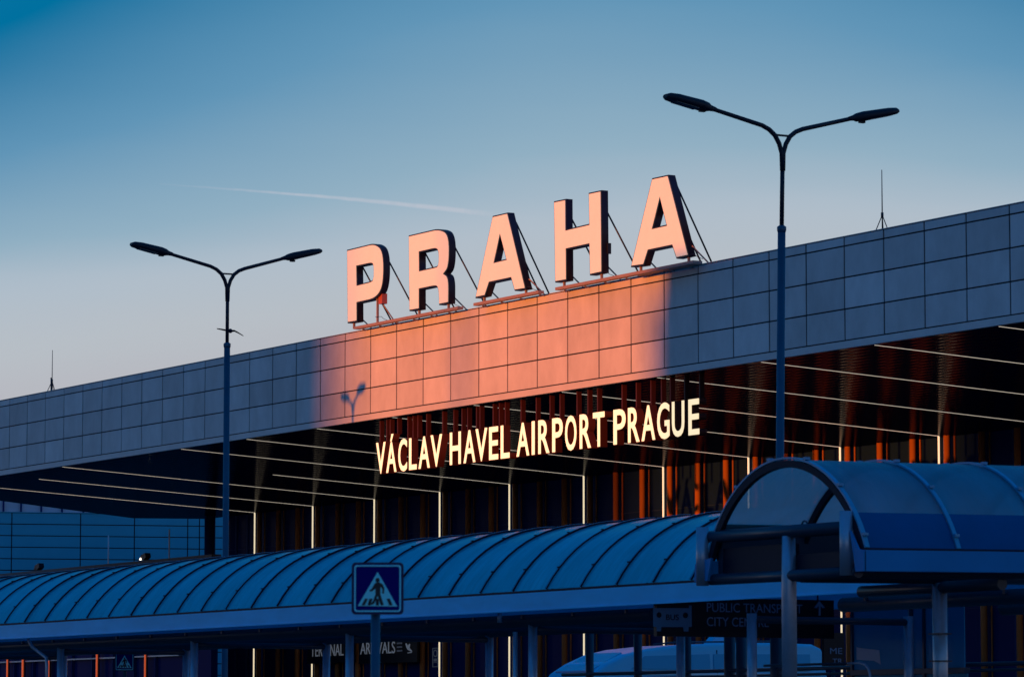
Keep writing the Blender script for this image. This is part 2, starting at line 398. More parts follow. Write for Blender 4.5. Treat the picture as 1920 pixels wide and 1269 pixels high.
WORDING = {
 ('P', 'leftmost'): 'big pale letter P on the roof edge, with a rust red box at its bowl',
 ('R', 'second'): 'big pale letter R on the roof edge, between the P and the first A',
 ('A', 'middle'): 'big pale letter A in the middle of the five roof letters, between R and H',
 ('H', 'fourth'): 'big pale letter H on the roof edge, between the two letters A',
 ('A', 'rightmost'): 'big pale letter A that ends the roof word, highest in the picture'}
for ch, pos, polys in letters:
    us = [p[0] for p in polys[0]]; u0, u1 = min(us), max(us)
    t = thing('sign_letter', ((u0+u1)/2, 69.6, 17.5), WORDING[(ch, pos)], 'letter', 'illuminated letters standing on the roof edge')
    plate('letter_body', polys, NAVY, t, LF, .27, -.275, .045)
    plate('letter_face', polys, FACE, t, LF, .02, -.003, -.008)
    # feet, back braces
    feet = {'P': (u0+.30, u0+2.28), 'R': (u0+.55, u1-.3), 'A': (u0+.35, u1-.2), 'H': (u0+.42, u1-.25)}[ch]
    for i, fu in enumerate(feet):
        top = 17.85 if not (ch == 'P' and i == 1) else 18.75
        MB().box(fu-.035, fu+.035, 69.62, 69.70, 17.50, top).obj('foot', FRAMEM, t)
    for bu in ((u0+.75, u1-.1) if ch != 'A' else ((u0+u1)/2+.05, u1-1.15)):
        zt = 19.95 if ch != 'A' else 20.3
        MB().tube([(bu, 69.78, zt), (bu, 71.40, 17.35)], .032, 8).obj('brace', STRUT, t)
    for bu in (feet[0]+.1, feet[1]+.1):
        MB().tube([(bu, 69.72, 18.1 if not (ch == 'P' and bu > u0+1) else 18.45), (bu+.02, 70.5, 17.45)], .028, 8).obj('brace', FRAMEM, t)
    if ch == 'P':
        MB().box(u0+2.42, u0+2.72, 69.62, 69.85, 18.28, 18.68).obj('junction_box', mat('rust_box', (.42, .10, .07), .6, var=.15), t)
    if ch == 'H':
        MB().box(u1+.02, u1+.10, 69.7, 69.84, 18.42, 18.80).obj('junction_box', NAVY, t)
    cb = MB(); q = feet[1]; pts = [(q+.02+.12*i, 69.55+.02*math.sin(i*2), 17.80-.05*abs(math.sin(i*1.3))) for i in range(5)]
    cb.tube(pts+[(q+.62, 69.6, 17.66), (q+.75, 69.75, 17.58)], .010, 5).obj('cable', STRUT, t)
rl = thing('letter_rail', (-121, 69.5, 17.5), 'long narrow steel rail under the big roof letters, on the fascia top', 'rail')
for a, b, z in ((-133.6, -125.2, 17.56), (-124.0, -119.2, 17.565), (-118.0, -109.9, 17.55), (-112.6, -108.6, 17.52)):
    r_ = MB().box(a, b, 69.50 if z != 17.52 else 69.36, 69.74, z-.11, z-.005); r_.obj('rail_beam', FRAMEM, rl)
    for i in range(int((b-a)/1.4)+1): MB().box(a+.2+1.4*i, a+.26+1.4*i, 69.76, 70.2, z-.14, z-.10).obj('bracket', FRAMEM, rl)
# lightning rods
for i, (u, lab) in enumerate(((-169.68, 'thin rod with tripod foot at the far left end of the roof edge'), (-101.3, 'thin rod with tripod foot on the roof edge beyond the tall right lamp post'))):
    t = thing('lightning_rod', (u, 72, 17.3), lab, 'lightning rod', 'lightning rods on the terminal roof')
    MB().tube([(u, 72, 17.3), (u, 72, 18.5), (u, 72, 19.86)], [.026, .022, .014], 6).obj('rod', STRUT, t)
    for a in (0.3, 2.4, 4.5): MB().tube([(u, 72, 18.38), (u+.48*math.cos(a), 72+.48*math.sin(a), 17.3)], .017, 5).obj('leg', STRUT, t)
    MB().tube([(u, 72, 18.30), (u, 72, 18.46)], .045, 8).obj('collar', STRUT, t)
    if i == 0: MB().tube([(u-.11, 72, 17.3), (u-.13, 72, 18.55)], .03, 6).obj('pipe', STRUT, t)

# ------------------------------------------------------------------ lit lettering under the soffit
TF = Frame((0, 70.32, 0), (1, 0, 0))
z6 = lambda x, y: (640+x/2.526, 700+y/2.526)
chars = [('V', 165, 210, 292, 440), ('\u00c1', 213, 262, 240, 434), ('C', 270, 312, 272, 430), ('L', 321, 358, 274, 421), ('A', 366, 420, 262, 416), ('V', 423, 478, 250, 407),
         ('H', 514, 567, 240, 398), ('A', 579, 636, 230, 388), ('V', 636, 692, 220, 384), ('E', 700, 744, 210, 373), ('L', 755, 798, 207, 364),
         ('A', 830, 891, 190, 355), ('I', 902, 917, 184, 346), ('R', 933, 987, 176, 340), ('P', 999, 1050, 166, 333), ('O', 1060, 1115, 158, 327), ('R', 1129, 1184, 149, 316), ('T', 1192, 1248, 137, 306),
         ('P', 1289, 1348, 126, 297), ('R', 1358, 1414, 115, 287), ('A', 1422, 1488, 104, 280), ('G', 1496, 1556, 94, 270), ('U', 1566, 1626, 84, 260), ('E', 1644, 1697, 74, 252)]
WORD = (['V\u00c1CLAV']*6+['HAVEL']*5+['AIRPORT']*7+['PRAGUE']*6)
seen = {}
zb, zt_ = 11.74, 12.985
for (ch, a, b, y1, y0), wd in zip(chars, WORD):
    u0 = TF.uv(*z6(a, y0))[0]; u1 = TF.uv(*z6(b, y0))[0]
    # keep a regular baseline and cap height
    top = zt_ if ch != '\u00c1' else zt_+.27
    key = (wd, ch); seen[key] = seen.get(key, 0)+1
    tot = wd.count(ch); which = '' if tot == 1 else ('first ' if seen[key] == 1 else 'last ')
    t = thing('text_letter', ((u0+u1)/2, 70.4, zt_), 'glowing cream letter %s, %sin the word %s hung under the roof' % (ch, which+'one ' if which else 'only one ', wd), 'letter', 'glowing letters hung under the roof')
    eps = .02 if ch in 'OCG' else 0
    text('letter_body', ch, TXTS, t, TF, (u0, u1, zb-eps, top+eps), .30, -.30, .013)
    text('letter_face', ch, TXT, t, TF, (u0+.012, u1-.012, zb+.01-eps, top-.01+eps), .012, .0, .013)
    for hu in random.choice(((u0+.15,), (u1-.15,), (u0+.12, u1-.12), ((u0+u1)/2,))):
        MB().box(hu-.035, hu+.035, 70.42, 70.60, top-.02, zs(70.5)-.01).obj('hanger', HANG, t)

# ================================================================== BACKGROUND LEFT
lw = thing('low_wing', (-195, 80, G), 'low dark wing left of the terminal front with taupe parapet', 'building')
MB().box(-260, -168.6, 80, 80.5, 9.95, 10.24).obj('parapet', mat('taupe_render', (.16, .12, .12), .8, var=.12), lw)
MB().box(-260, -168.8, 80.1, 80.45, G, 9.94).obj('wall', GLASS, lw)
q1 = hit(0, 1241, (0, 79.9, 0), (0, 1, 0)); MB().box(-215, -172, 79.85, 80.08, q1.z-.035, q1.z+.035).obj('door_rail', POSTM, lw)
for u in [-214+2.6*i for i in range(16)]: MB().box(u-.05, u+.05, 79.95, 80.09, G, 9.4).obj('mullion', MULL, lw)
for u, lit, lab in ((-176.75, True, 'small floodlight with bright lens on the parapet near the left lamp post'), (-190.4, False, 'small unlit floodlight on the parapet at the far left')):
    t = thing('floodlight', (u, 80.2, 10.24), lab, 'floodlight', 'floodlights on the parapet')
    MB().box(u-.04, u+.04, 80.1, 80.2, 10.24, 10.40).obj('bracket', NAVY, t)
    MB().prism([(u-.30, 80.0, 10.30), (u-.18, 80.0, 10.52), (u+.32, 80.0, 10.62), (u+.40, 80.0, 10.40), (u+.02, 80.0, 10.26)], (0, .3, 0)).obj('housing', NAVY, t)
    MB().prism([(u-.31, 79.98, 10.29), (u-.20, 79.98, 10.40), (u-.10, 79.98, 10.36), (u-.14, 79.98, 10.27)], (0, .3, 0)).obj('lens', mat('flood_lens', (.9, .9, .8), .3, emit=(1, .9, .75), estr=3) if lit else NAVY, t)
for (x, yt) in ((203, 1003), (317, 992)):
    p = hit(x, 1050, (0, 84, 0), (0, 1, 0)); q = hit(x, yt, (0, 84, 0), (0, 1, 0))
    t = thing('roof_mast', (p.x, 84, 10.2), 'thin pale mast on the low wing, %s of the two' % ('left' if x < 250 else 'right'), 'mast', 'thin masts on the low wing')
    MB().tube([(p.x, 84, 10.2), (p.x, 84, q.z)], .035, 8).obj('pole', mat('mast_paint', (.85, .85, .9), .5), t)
    MB().tube([(p.x, 84, 10.2), (p.x, 84, 10.35)], .09, 8).obj('base', STRUT, t)
# far glass and metal building
xd = (R_+H_*.22).normalized(); bo = EYE+ray(0, 1371)*(235.0/ray(0, 1371).dot(H_)); bo.z = 0
BF = Frame(bo, xd)
fb = thing('concourse_building', (bo.x, bo.y, G), 'distant blue grey panelled concourse seen under the roof at the left', 'building')
BLUEP = mat('blue_cladding', (.05, .42, .60), .5, 0, .3, var=.08, scale=.2); BLUEP2 = mat('upper_band_glass', (.42, .5, .62), .25, 0, .6)
ztop = BF.uv(0, 960)[1]; step = (BF.uv(200, 962)[1]-BF.uv(200, 1048)[1])/4
jx = [BF.uv(x, 1000)[0] for x in (-330, -150, 22, 151, 252, 352, 374, 470)]
pm = MB()
for a, b in zip(jx[:-1], jx[1:]):
    z = ztop
    for r in range(16):
        if z-step < G: break
        c0 = BF.w(a+.035, 0, 0); c1 = BF.w(b-.035, 0, 0); d = BF.n*-.06
        pm.hexa([(c0.x, c0.y, z-step+.03), (c1.x, c1.y, z-step+.03), (c1.x+d.x, c1.y+d.y, z-step+.03), (c0.x+d.x, c0.y+d.y, z-step+.03),
                 (c0.x, c0.y, z-.03), (c1.x, c1.y, z-.03), (c1.x+d.x, c1.y+d.y, z-.03), (c0.x+d.x, c0.y+d.y, z-.03)])
        z -= step
pm.obj('wall_panels', BLUEP, fb)
def fbox(a, b, z0, z1, d0, d1):
    return [BF.w(a, z0, d0), BF.w(b, z0, d0), BF.w(b, z0, d1), BF.w(a, z0, d1), BF.w(a, z1, d0), BF.w(b, z1, d0), BF.w(b, z1, d1), BF.w(a, z1, d1)]
MB().hexa(fbox(jx[0]-1, jx[-1], G, ztop+.02, -.08, -12)).obj('wall', DARK, fb)
MB().hexa(fbox(jx[0]-1, jx[-1], ztop+.02, ztop+.75, -.3, -11)).obj('upper_band', BLUEP2, fb)
for x in (7, 40, 78, 117, 157, 200, 250, -30, -66): 
    a = BF.uv(x, 950)[0]; MB().hexa(fbox(a-.05, a+.05, ztop+.02, ztop+.75, -.1, -.29)).obj('mullion', MULL, fb)
MB().hexa(fbox(jx[0]-1, jx[-1], ztop+.0, ztop+.04, .05, -11)).obj('ledge', BLUEP, fb)

# ================================================================== STREET LAMPS
def arc_pts(u, v, z, sgn, end_v, end_z):
    """arm leaving the mast and bending outwards"""
    pts = [(u, v+sgn*.055, z-1.0), (u, v+sgn*.06, z-.45), (u, v+sgn*.10, z-.25), (u, v+sgn*.19, z-.06), (u, v+sgn*.33, z+.06), (u, v+sgn*.52, z+.13)]
    pts.append((u, end_v, end_z)); return pts
def street_lamp(u, v, lean, zf, z_sl, label, k=1.0, ends=None):
    t = thing('street_lamp', (u-lean, v, G), label, 'street lamp', 'double arm street lamps along the forecourt')
    ax = lambda z: u-lean*(zf-z)/(zf-G)
    MB().tube([(ax(G), v, G), (ax(G+1.4), v, G+1.4), (ax(G+1.45), v, G+1.45), (ax(z_sl-.06), v, z_sl-.06)], [.105*k, .10*k, .078*k, .074*k], 20).obj('lower_pole', LAMPM, t)
    MB().tube([(ax(z_sl-.10), v, z_sl-.10), (ax(z_sl-.06), v, z_sl-.06), (ax(z_sl), v, z_sl), (ax(z_sl+.03), v, z_sl+.03)], [.076*k, .088*k, .088*k, .05*k], 20).obj('collar', LAMPM, t)
    MB().tube([(ax(z_sl-.05), v, z_sl-.05), (u, v, zf-.55)], .043*k, 16).obj('upper_pole', LAMPH, t)
    (av, az), (bv, bz) = ends
    for s_, ev, ez in ((-1, av, az), (1, bv, bz)):
        # the head is the outermost metre of the arm
        hv, hz = v+(ev-v)*.62, zf+.13+(ez-zf-.13)*.55
        pts = [(u, v+s_*.012, zf-.75), (u, v+s_*.02, zf-.42), (u, v+s_*.075, zf-.24), (u, v+s_*.17, zf-.09), (u, v+s_*.30, zf+.01), (u, v+s_*.46, zf+.075), (u, hv, hz)]
        MB().tube(pts, [.042*k, .043*k, .045*k, .046*k, .045*k, .044*k, .040*k], 12).obj('arm', LAMPH, t)
        d = Vector((0, ev-hv, ez-hz)); ln = d.length; d.normalize(); sd_ = Vector((1, 0, 0)); up = sd_.cross(d)
        if up.z < 0: up = -up
        hb = MB(); secs = [(-.12, .045, .04, .04), (0, .055, .06, .055), (.08, .12, .085, .08), (.22, .16, .10, .085), (.75*ln, .16, .095, .07), (.93*ln, .14, .075, .055), (ln, .08, .04, .03)]
        ring = []
        for (s0, w, hu, hd) in secs:
            c = Vector((u, hv, hz))+d*s0; rr = []
            for j in range(16):
                w_ = 2*math.pi*j/16; cx = math.cos(w_); sy = math.sin(w_)
                cx = math.copysign(abs(cx)**.6, cx); sy = math.copysign(abs(sy)**.7, sy)
                rr.append(c+sd_*cx*w*k+up*sy*(hu if sy > 0 else hd)*k)
            ring.append(rr)
        vs = [p for r in ring for p in r]; nf = len(secs)
        hb.add(vs, [(i*16+j, i*16+(j+1) % 16, (i+1)*16+(j+1) % 16, (i+1)*16+j) for i in range(nf-1) for j in range(16)], True)
        hb.add(ring[0], [tuple(range(16))]); hb.add(ring[-1], [tuple(range(16))])
        ho = hb.obj('lamp_head', LAMPH, t)
        c = Vector((u, hv, hz))+d*(.30)-up*.085; c2 = Vector((u, hv, hz))+d*(.80*ln)-up*.068
        MB().hexa([c-sd_*.11*k, c+sd_*.11*k, c2+sd_*.11*k, c2-sd_*.11*k, c-sd_*.11*k+up*.03, c+sd_*.11*k+up*.03, c2+sd_*.11*k+up*.03, c2-sd_*.11*k+up*.03]).obj('lens', mat('lamp_lens', (.05, .06, .09), .25), ho)
        MB().box(u-.035, u+.035, hv+s_*.12, hv+s_*.24, hz-.085, hz-.04).obj('latch', LAMPH, ho)
    MB().box(u-.02, u+.02, v-.17, v+.17, zf-.10, zf-.065).obj('cross_tie', LAMPH, t)
    return t
street_lamp(-83.54, 40, .0, 12.80, 11.02, 'left double arm street lamp with a bird flying behind its post', ends=((37.44, 13.28), (42.53, 13.43)))
street_lamp(-59.48, 40, .30, 12.93, 11.12, 'tall right double arm street lamp rising behind the arched canopy end', ends=((37.40, 13.38), (42.65, 13.52)))
# the third lamp of the row stands outside the picture; its shadow falls on the fascia
D3 = 30; base = Vector((-134.6, 70, 0))-Vector((LD.x, LD.y, 0)).normalized()*D3; dz = D3*math.tan(SUNE)
t3 = street_lamp(base.x, base.y, 0, 14.60+dz, 12.2+dz, 'double arm street lamp beyond the left edge, casting its shadow on the fascia', k=1.8,
                 ends=((base.y-2.75, 15.12+dz), (base.y+2.75, 15.12+dz)))

# bird behind the left lamp post
bd = MB(); bc = Vector((-93.80, 45, 12.52)); rr_ = R_
def bp(a, b, d=0): return bc+(R_*a+Vector((0, 0, 1))*b+H_*d)*.42
bd.tube([bp(-.16, -.02, .1), bp(-.08, .0, .05), bp(.02, .0), bp(.10, -.03, -.06), bp(.17, -.05, -.1)], [.012, .05, .065, .045, .012], 10)
for pts, ch in (([(0, .02), (-.25, .08), (-.55, .13), (-.86, .17)], (.30, .28, .20, .03)), ([(.04, .03), (.28, .05), (.52, -.08), (.86, -.30)], (.30, .28, .20, .03))):
    top = []; 
    for (a, b), c in zip(pts, ch):
        top.append((bp(a, b, -c*.6), bp(a, b, c*.6), bp(a, b-.05-c*.2, 0)))
    vs = [p for q in top for p in q]
    bd.add(vs, [(i*3+j, i*3+(j+1) % 3, (i+1)*3+(j+1) % 3, (i+1)*3+j) for i in range(3) for j in range(3)])
tag(bd.obj('bird', NAVY), 'small dark bird in flight with spread wings behind the left lamp post', 'bird')

# contrail: long thin plume high above
cm = bpy.data.materials.new('ice_trail_glow'); cm.use_nodes = True; t_ = cm.node_tree; pb = t_.nodes['Principled BSDF']; t_.nodes.remove(pb)
em = t_.nodes.new('ShaderNodeEmission'); em.inputs[0].default_value = (.66, .62, .68, 1)  # steady glow stands in for sunlight scattered in the plume
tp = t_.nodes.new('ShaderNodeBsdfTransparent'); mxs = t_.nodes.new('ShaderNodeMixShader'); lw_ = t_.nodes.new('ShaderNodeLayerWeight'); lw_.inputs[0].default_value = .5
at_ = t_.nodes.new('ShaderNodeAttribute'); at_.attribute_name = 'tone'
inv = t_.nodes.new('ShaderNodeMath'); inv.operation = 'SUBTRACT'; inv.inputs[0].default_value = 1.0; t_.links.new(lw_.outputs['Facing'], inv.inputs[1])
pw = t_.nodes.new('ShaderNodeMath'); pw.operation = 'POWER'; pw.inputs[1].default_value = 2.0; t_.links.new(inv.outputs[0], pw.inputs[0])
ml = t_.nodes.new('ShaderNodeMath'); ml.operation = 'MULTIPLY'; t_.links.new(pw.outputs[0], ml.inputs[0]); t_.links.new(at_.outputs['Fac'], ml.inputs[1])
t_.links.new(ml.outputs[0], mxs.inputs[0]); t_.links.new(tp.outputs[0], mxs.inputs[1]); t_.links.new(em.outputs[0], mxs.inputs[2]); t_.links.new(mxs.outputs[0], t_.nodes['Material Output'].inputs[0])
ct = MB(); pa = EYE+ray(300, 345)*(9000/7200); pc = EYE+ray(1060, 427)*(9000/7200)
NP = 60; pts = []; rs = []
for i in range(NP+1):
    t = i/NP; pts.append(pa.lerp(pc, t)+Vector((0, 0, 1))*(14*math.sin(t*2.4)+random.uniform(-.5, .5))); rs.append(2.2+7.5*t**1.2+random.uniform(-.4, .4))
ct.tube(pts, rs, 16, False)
tn = []
for i in range(NP):
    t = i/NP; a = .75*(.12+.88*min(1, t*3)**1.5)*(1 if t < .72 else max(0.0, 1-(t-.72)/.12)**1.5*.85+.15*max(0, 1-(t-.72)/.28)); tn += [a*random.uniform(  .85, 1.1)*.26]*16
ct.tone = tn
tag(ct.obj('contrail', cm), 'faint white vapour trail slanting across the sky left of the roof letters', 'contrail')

# ================================================================== LONG BARREL CANOPY
CV0, CHW, CR = 33.62, 2.22, 1.26       # front edge, half width, rise
CZ = 4.15
Rr = (CHW**2+CR**2)/(2*CR); PH = math.asin(CHW/Rr)
def arc(fr_, n=24, dr=0.0, lo=-1, hi=1):
    out = []
    for i in range(n+1):
        a = PH*(lo+(hi-lo)*i/n); out.append((CV0+CHW+(Rr+dr)*math.sin(a), CZ+CR-Rr+(Rr+dr)*math.cos(a)))
    return out
cn = thing('barrel_canopy', (-70, CV0+CHW, G), 'long low canopy with blue barrel roof running across the forecourt', 'canopy')
ribs = [-55.05-1.1625*i for i in range(-9, 66)]
def sheet(mb, ua, ub, prof, thick=.012):
    n = len(prof); lo = [(ua, v, z) for v, z in prof]; hi = [(ub, v, z) for v, z in prof]
    mb.add(lo+hi, [(i, i+1, n+i+1, n+i) for i in range(n-1)], True)
sh = MB(); tn_ = []
for a, b in zip(ribs[1:], ribs[:-1]):
    dz = random.uniform(-.006, .006); sheet(sh, a+.01, b-.01, arc(0, 24, dz)); tn_ = tn_ + [random.gauss(1, .05)]*24
sh.tone = tn_
sh.obj('roof_sheets', ROOF1, cn)
for u in ribs:
    rb = MB(); o1 = arc(0, 24, .035); o0 = arc(0, 24, -.02); n = len(o1)
    w = .015
    vs = [(u-w, v, z) for v, z in o1]+[(u+w, v, z) for v, z in o1]+[(u+w, v, z) for v, z in o0]+[(u-w, v, z) for v, z in o0]
    fs = []
    for i in range(n-1):
        for q in range(4): fs.append((q*n+i, q*n+i+1, ((q+1) % 4)*n+i+1, ((q+1) % 4)*n+i))
    rb.add(vs, fs, False)
    for i in range(2, 24, 5):
        v, z = o1[i]; rb.box(u-.022, u+.022, v-.02, v+.02, z-.01, z+.014)
    rb.obj('rib', RIBD, cn)
    st_ = MB(); o2 = arc(0, 24, .040); o3 = arc(0, 24, .034)
    vs = [(u+.004, v, z) for v, z in o2]+[(u+.019, v, z) for v, z in o2]+[(u+.019, v, z) for v, z in o3]+[(u+.004, v, z) for v, z in o3]
    st_.add(vs, fs, False).obj('highlight_strip', RIB, cn)  # pale strip laid along the dark rib as its highlight
UA, UB = ribs[-1]-.3, -44.5
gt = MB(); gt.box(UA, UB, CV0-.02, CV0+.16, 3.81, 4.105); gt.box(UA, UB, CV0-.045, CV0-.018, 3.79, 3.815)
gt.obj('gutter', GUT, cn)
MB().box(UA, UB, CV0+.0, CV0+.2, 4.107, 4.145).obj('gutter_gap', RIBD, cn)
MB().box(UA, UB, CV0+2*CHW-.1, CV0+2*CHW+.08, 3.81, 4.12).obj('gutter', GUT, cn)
for a_, b_ in ((UA, -54.95), (-49.4, UB)): MB().tube([(a_, 34.3, 3.66), (b_, 34.3, 3.66)], .115, 14).obj('long_tube', TUBE, cn)
for a_, b_ in ((UA, -54.95), (-49.4, UB)): MB().tube([(a_, 37.4, 3.66), (b_, 37.4, 3.66)], .115, 14).obj('long_tube', TUBE, cn)
for i in range(48): 
    u = UB-1.76*i-.6
    if not -54.95 < u < -49.4: MB().box(u-.03, u+.03, 34.15, 34.2, 3.70, 3.76).obj('clip', TUBE, cn)
for i in range(9):
    u = -44.95-7.04*i-.0
    if i == 0: continue
    for v in (34.3, 37.4):
        MB().tube([(u, v, G+.12), (u, v, 3.60)], .082, 18).obj('post', POSTM, cn)
    MB().tube([(u, 34.3, 3.5), (u, 37.4, 3.5)], .06, 10).obj('cross_tube', TUBE, cn)
MB().tube([(-81.1, 33.9, 3.80), (-81.1, 34.0, 3.61), (-80.50, 34.1, 3.36), (-80.46, 34.1, 3.2), (-80.46, 34.1, G+.12)], .038, 12).obj('downpipe', POSTM, cn)
MB().tube([(-59.6, 33.95, 3.80), (-59.6, 33.95, 3.63)], .042, 12).obj('downpipe', POSTM, cn)
MB().tube([(-59.22, 34.05, 3.46), (-59.22, 34.05, G+.12)], .042, 12).obj('downpipe', POSTM, cn)

# ================================================================== NEAR CROSSING CANOPY
SL = math.tan(rad(.73)); KV = 27.8; KU = -41.46; KH = 1.82; KZ = 3.99; KR = 1.22
Kr = (KH**2+KR**2)/(2*KR); KP = math.asin(KH/Kr)
def karc(v, n=28, dr=0.0, lo=-1, hi=1):
    zz = KZ+(v-KV)*SL
    return [(KU+(Kr+dr)*math.sin(KP*(lo+(hi-lo)*i/n)), zz+KR-Kr+(Kr+dr)*math.cos(KP*(lo+(hi-lo)*i/n))) for i in range(n+1)]
kn = thing('arched_canopy', (KU, 30.5, G), 'nearest canopy with open arched end and clear blue barrel roof at the right', 'canopy')
kv = [KV+.08+1.42*i for i in range(5)]; kend = 33.45
sh = MB()
for a, b in zip(kv, kv[1:]+[kend]):
    if b-a < .2: continue
    p0, p1 = karc(a), karc(b); n = len(p0)
    sh.add([(u, a+.02, z) for u, z in p0]+[(u, b-.02, z) for u, z in p1], [(i, i+1, n+i+1, n+i) for i in range(n-1)], True)
sh.tone = [1.0, .93, 1.04, .97, 1.0][0:1]*len(sh.f)
sh.obj('roof_sheets', ROOF2, kn)
for i, v in enumerate(kv):
    w = .034 if i == 0 else .03
    n = 29
    top = MB(); o1 = karc(v, 28, .034); o0 = karc(v, 28, .008)
    vs = [(u, v-w, z) for u, z in o1]+[(u, v+w, z) for u, z in o1]+[(u, v+w, z) for u, z in o0]+[(u, v-w, z) for u, z in o0]
    top.add(vs, [(q*n+j, q*n+j+1, ((q+1) % 4)*n+j+1, ((q+1) % 4)*n+j) for j in range(n-1) for q in range(4)])
    for j in range(2, 28, 5):
        u, z = karc(v, 28, .045)[j]; top.box(u-.03, u+.03, v-w-.004, v+w+.004, z-.01, z+.025)
    top.obj('rib', RIB, kn)
    i1 = karc(v, 28, -.008); i0 = karc(v, 28, -.10); un = MB()
    vs = [(u, v-w, z) for u, z in i1]+[(u, v+w, z) for u, z in i1]+[(u, v+w, z) for u, z in i0]+[(u, v-w, z) for u, z in i0]
    un.add(vs, [(q*n+j, q*n+j+1, ((q+1) % 4)*n+j+1, ((q+1) % 4)*n+j) for j in range(n-1) for q in range(4)])
    un.obj('inner_rib', RIBD, kn)
def slant(u0, u1, v0, v1, z0, z1):
    s0, s1 = (v0-KV)*SL, (v1-KV)*SL
    return MB().hexa([(u0, v0, z0+s0), (u1, v0, z0+s0), (u1, v1, z0+s1), (u0, v1, z0+s1), (u0, v0, z1+s0), (u1, v0, z1+s0), (u1, v1, z1+s1), (u0, v1, z1+s1)])
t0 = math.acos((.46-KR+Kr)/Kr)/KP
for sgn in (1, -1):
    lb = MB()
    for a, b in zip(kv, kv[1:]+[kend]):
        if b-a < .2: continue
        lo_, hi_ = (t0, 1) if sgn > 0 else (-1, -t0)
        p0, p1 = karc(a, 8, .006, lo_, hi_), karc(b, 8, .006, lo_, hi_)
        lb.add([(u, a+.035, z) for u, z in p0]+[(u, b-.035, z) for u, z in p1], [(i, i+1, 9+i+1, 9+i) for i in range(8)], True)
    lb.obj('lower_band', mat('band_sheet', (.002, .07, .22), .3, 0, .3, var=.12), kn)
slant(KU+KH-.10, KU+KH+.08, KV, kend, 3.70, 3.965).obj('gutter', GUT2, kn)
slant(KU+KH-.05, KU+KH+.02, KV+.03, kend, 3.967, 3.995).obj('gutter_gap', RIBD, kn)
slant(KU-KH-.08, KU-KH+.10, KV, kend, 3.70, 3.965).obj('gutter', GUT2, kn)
slant(KU-KH+.12, KU-KH+.22, KV+.15, kend, 3.72, 4.40).obj('edge_beam', TUBE, kn)
MB().prism([(KU+KH-.22, KV-.02, 4.22), (KU+KH-.04, KV-.02, 3.98), (KU+KH+.08, KV-.02, 3.955), (KU+KH+.08, KV-.02, 3.70), (KU+KH-.10, KV-.02, 3.70), (KU+KH-.14, KV-.02, 3.9)], (0, .035, 0)).obj('end_plate', GUT2, kn)
MB().prism([(KU-KH+.20, KV-.02, 4.0), (KU-KH-.05, KV-.02, 3.975), (KU-KH-.20, KV-.02, 3.93), (KU-KH-.22, KV-.02, 3.70), (KU-KH+.10, KV-.02, 3.70)], (0, .035, 0)).obj('end_plate', GUT2, kn)
# end frame: two crossing tubes, dark infill box, short uprights, centre post
MB().tube([(KU-1.80, KV+.1, 4.29), (KU+1.40, KV+.1, 4.27)], .085, 16).obj('cross_tube', TUBE, kn)
MB().tube([(KU-1.80, KV+.1, 3.72), (KU+1.62, KV+.1, 3.70)], .075, 16).obj('cross_tube', TUBE, kn)
for uu, z1, z0 in ((KU-1.86, 4.42, 3.64), (KU+1.50, 4.47, 3.66)):
    MB().tube([(uu, KV+.0, z0), (uu, KV+.0, z1)], .088, 16).obj('upright', POSTM, kn)
MB().tube([(KU+.05, KV+.1, G), (KU+.05, KV+.1, 3.60), (KU+.05, KV+.1, 4.22)], [.098, .098, .085], 20).obj('post', POSTM, kn)
MB().box(KU-1.76, KU-.06, KV+.16, KV+.34, 3.74, 4.13).obj('infill_panel', mat('infill_dark', (.006, .010, .03), .5, 0, .15), kn)
MB().box(KU+.12, KU+1.44, KV+.16, KV+.34, 3.74, 3.98).obj('infill_panel', MATS['infill_dark'], kn)
MB().tube([(KU+.42+.07*math.cos(a*math.pi/6), KV+.1, 4.33+.07*math.sin(a*math.pi/6)) for a in range(7)], .012, 6).obj('lifting_eye', TUBE, kn)
MB().tube([(KU+.05, 30.3, G+.05), (KU+.05, 30.3, 3.66)], .098, 20).obj('post', POSTM, kn)
for z in (2.62, 2.98): MB().box(KU-.06, KU+.16, 30.19, 30.41, z, z+.018).obj('strap', STRUT, kn)
MB().tube([(KU+.05, KV+.3, 3.70), (KU+.05, kend, 3.76)], .08, 14).obj('long_tube', TUBE, kn)
MB().tube([(KU+1.5, KV+.15, 3.70), (KU+1.5, kend, 3.77)], .07, 14).obj('long_tube', TUBE, kn)
MB().tube([(KU-1.75, 30.3, 3.60), (KU+1.42, 30.3, 3.60)], .08, 14).obj('cross_tube', TUBE, kn)

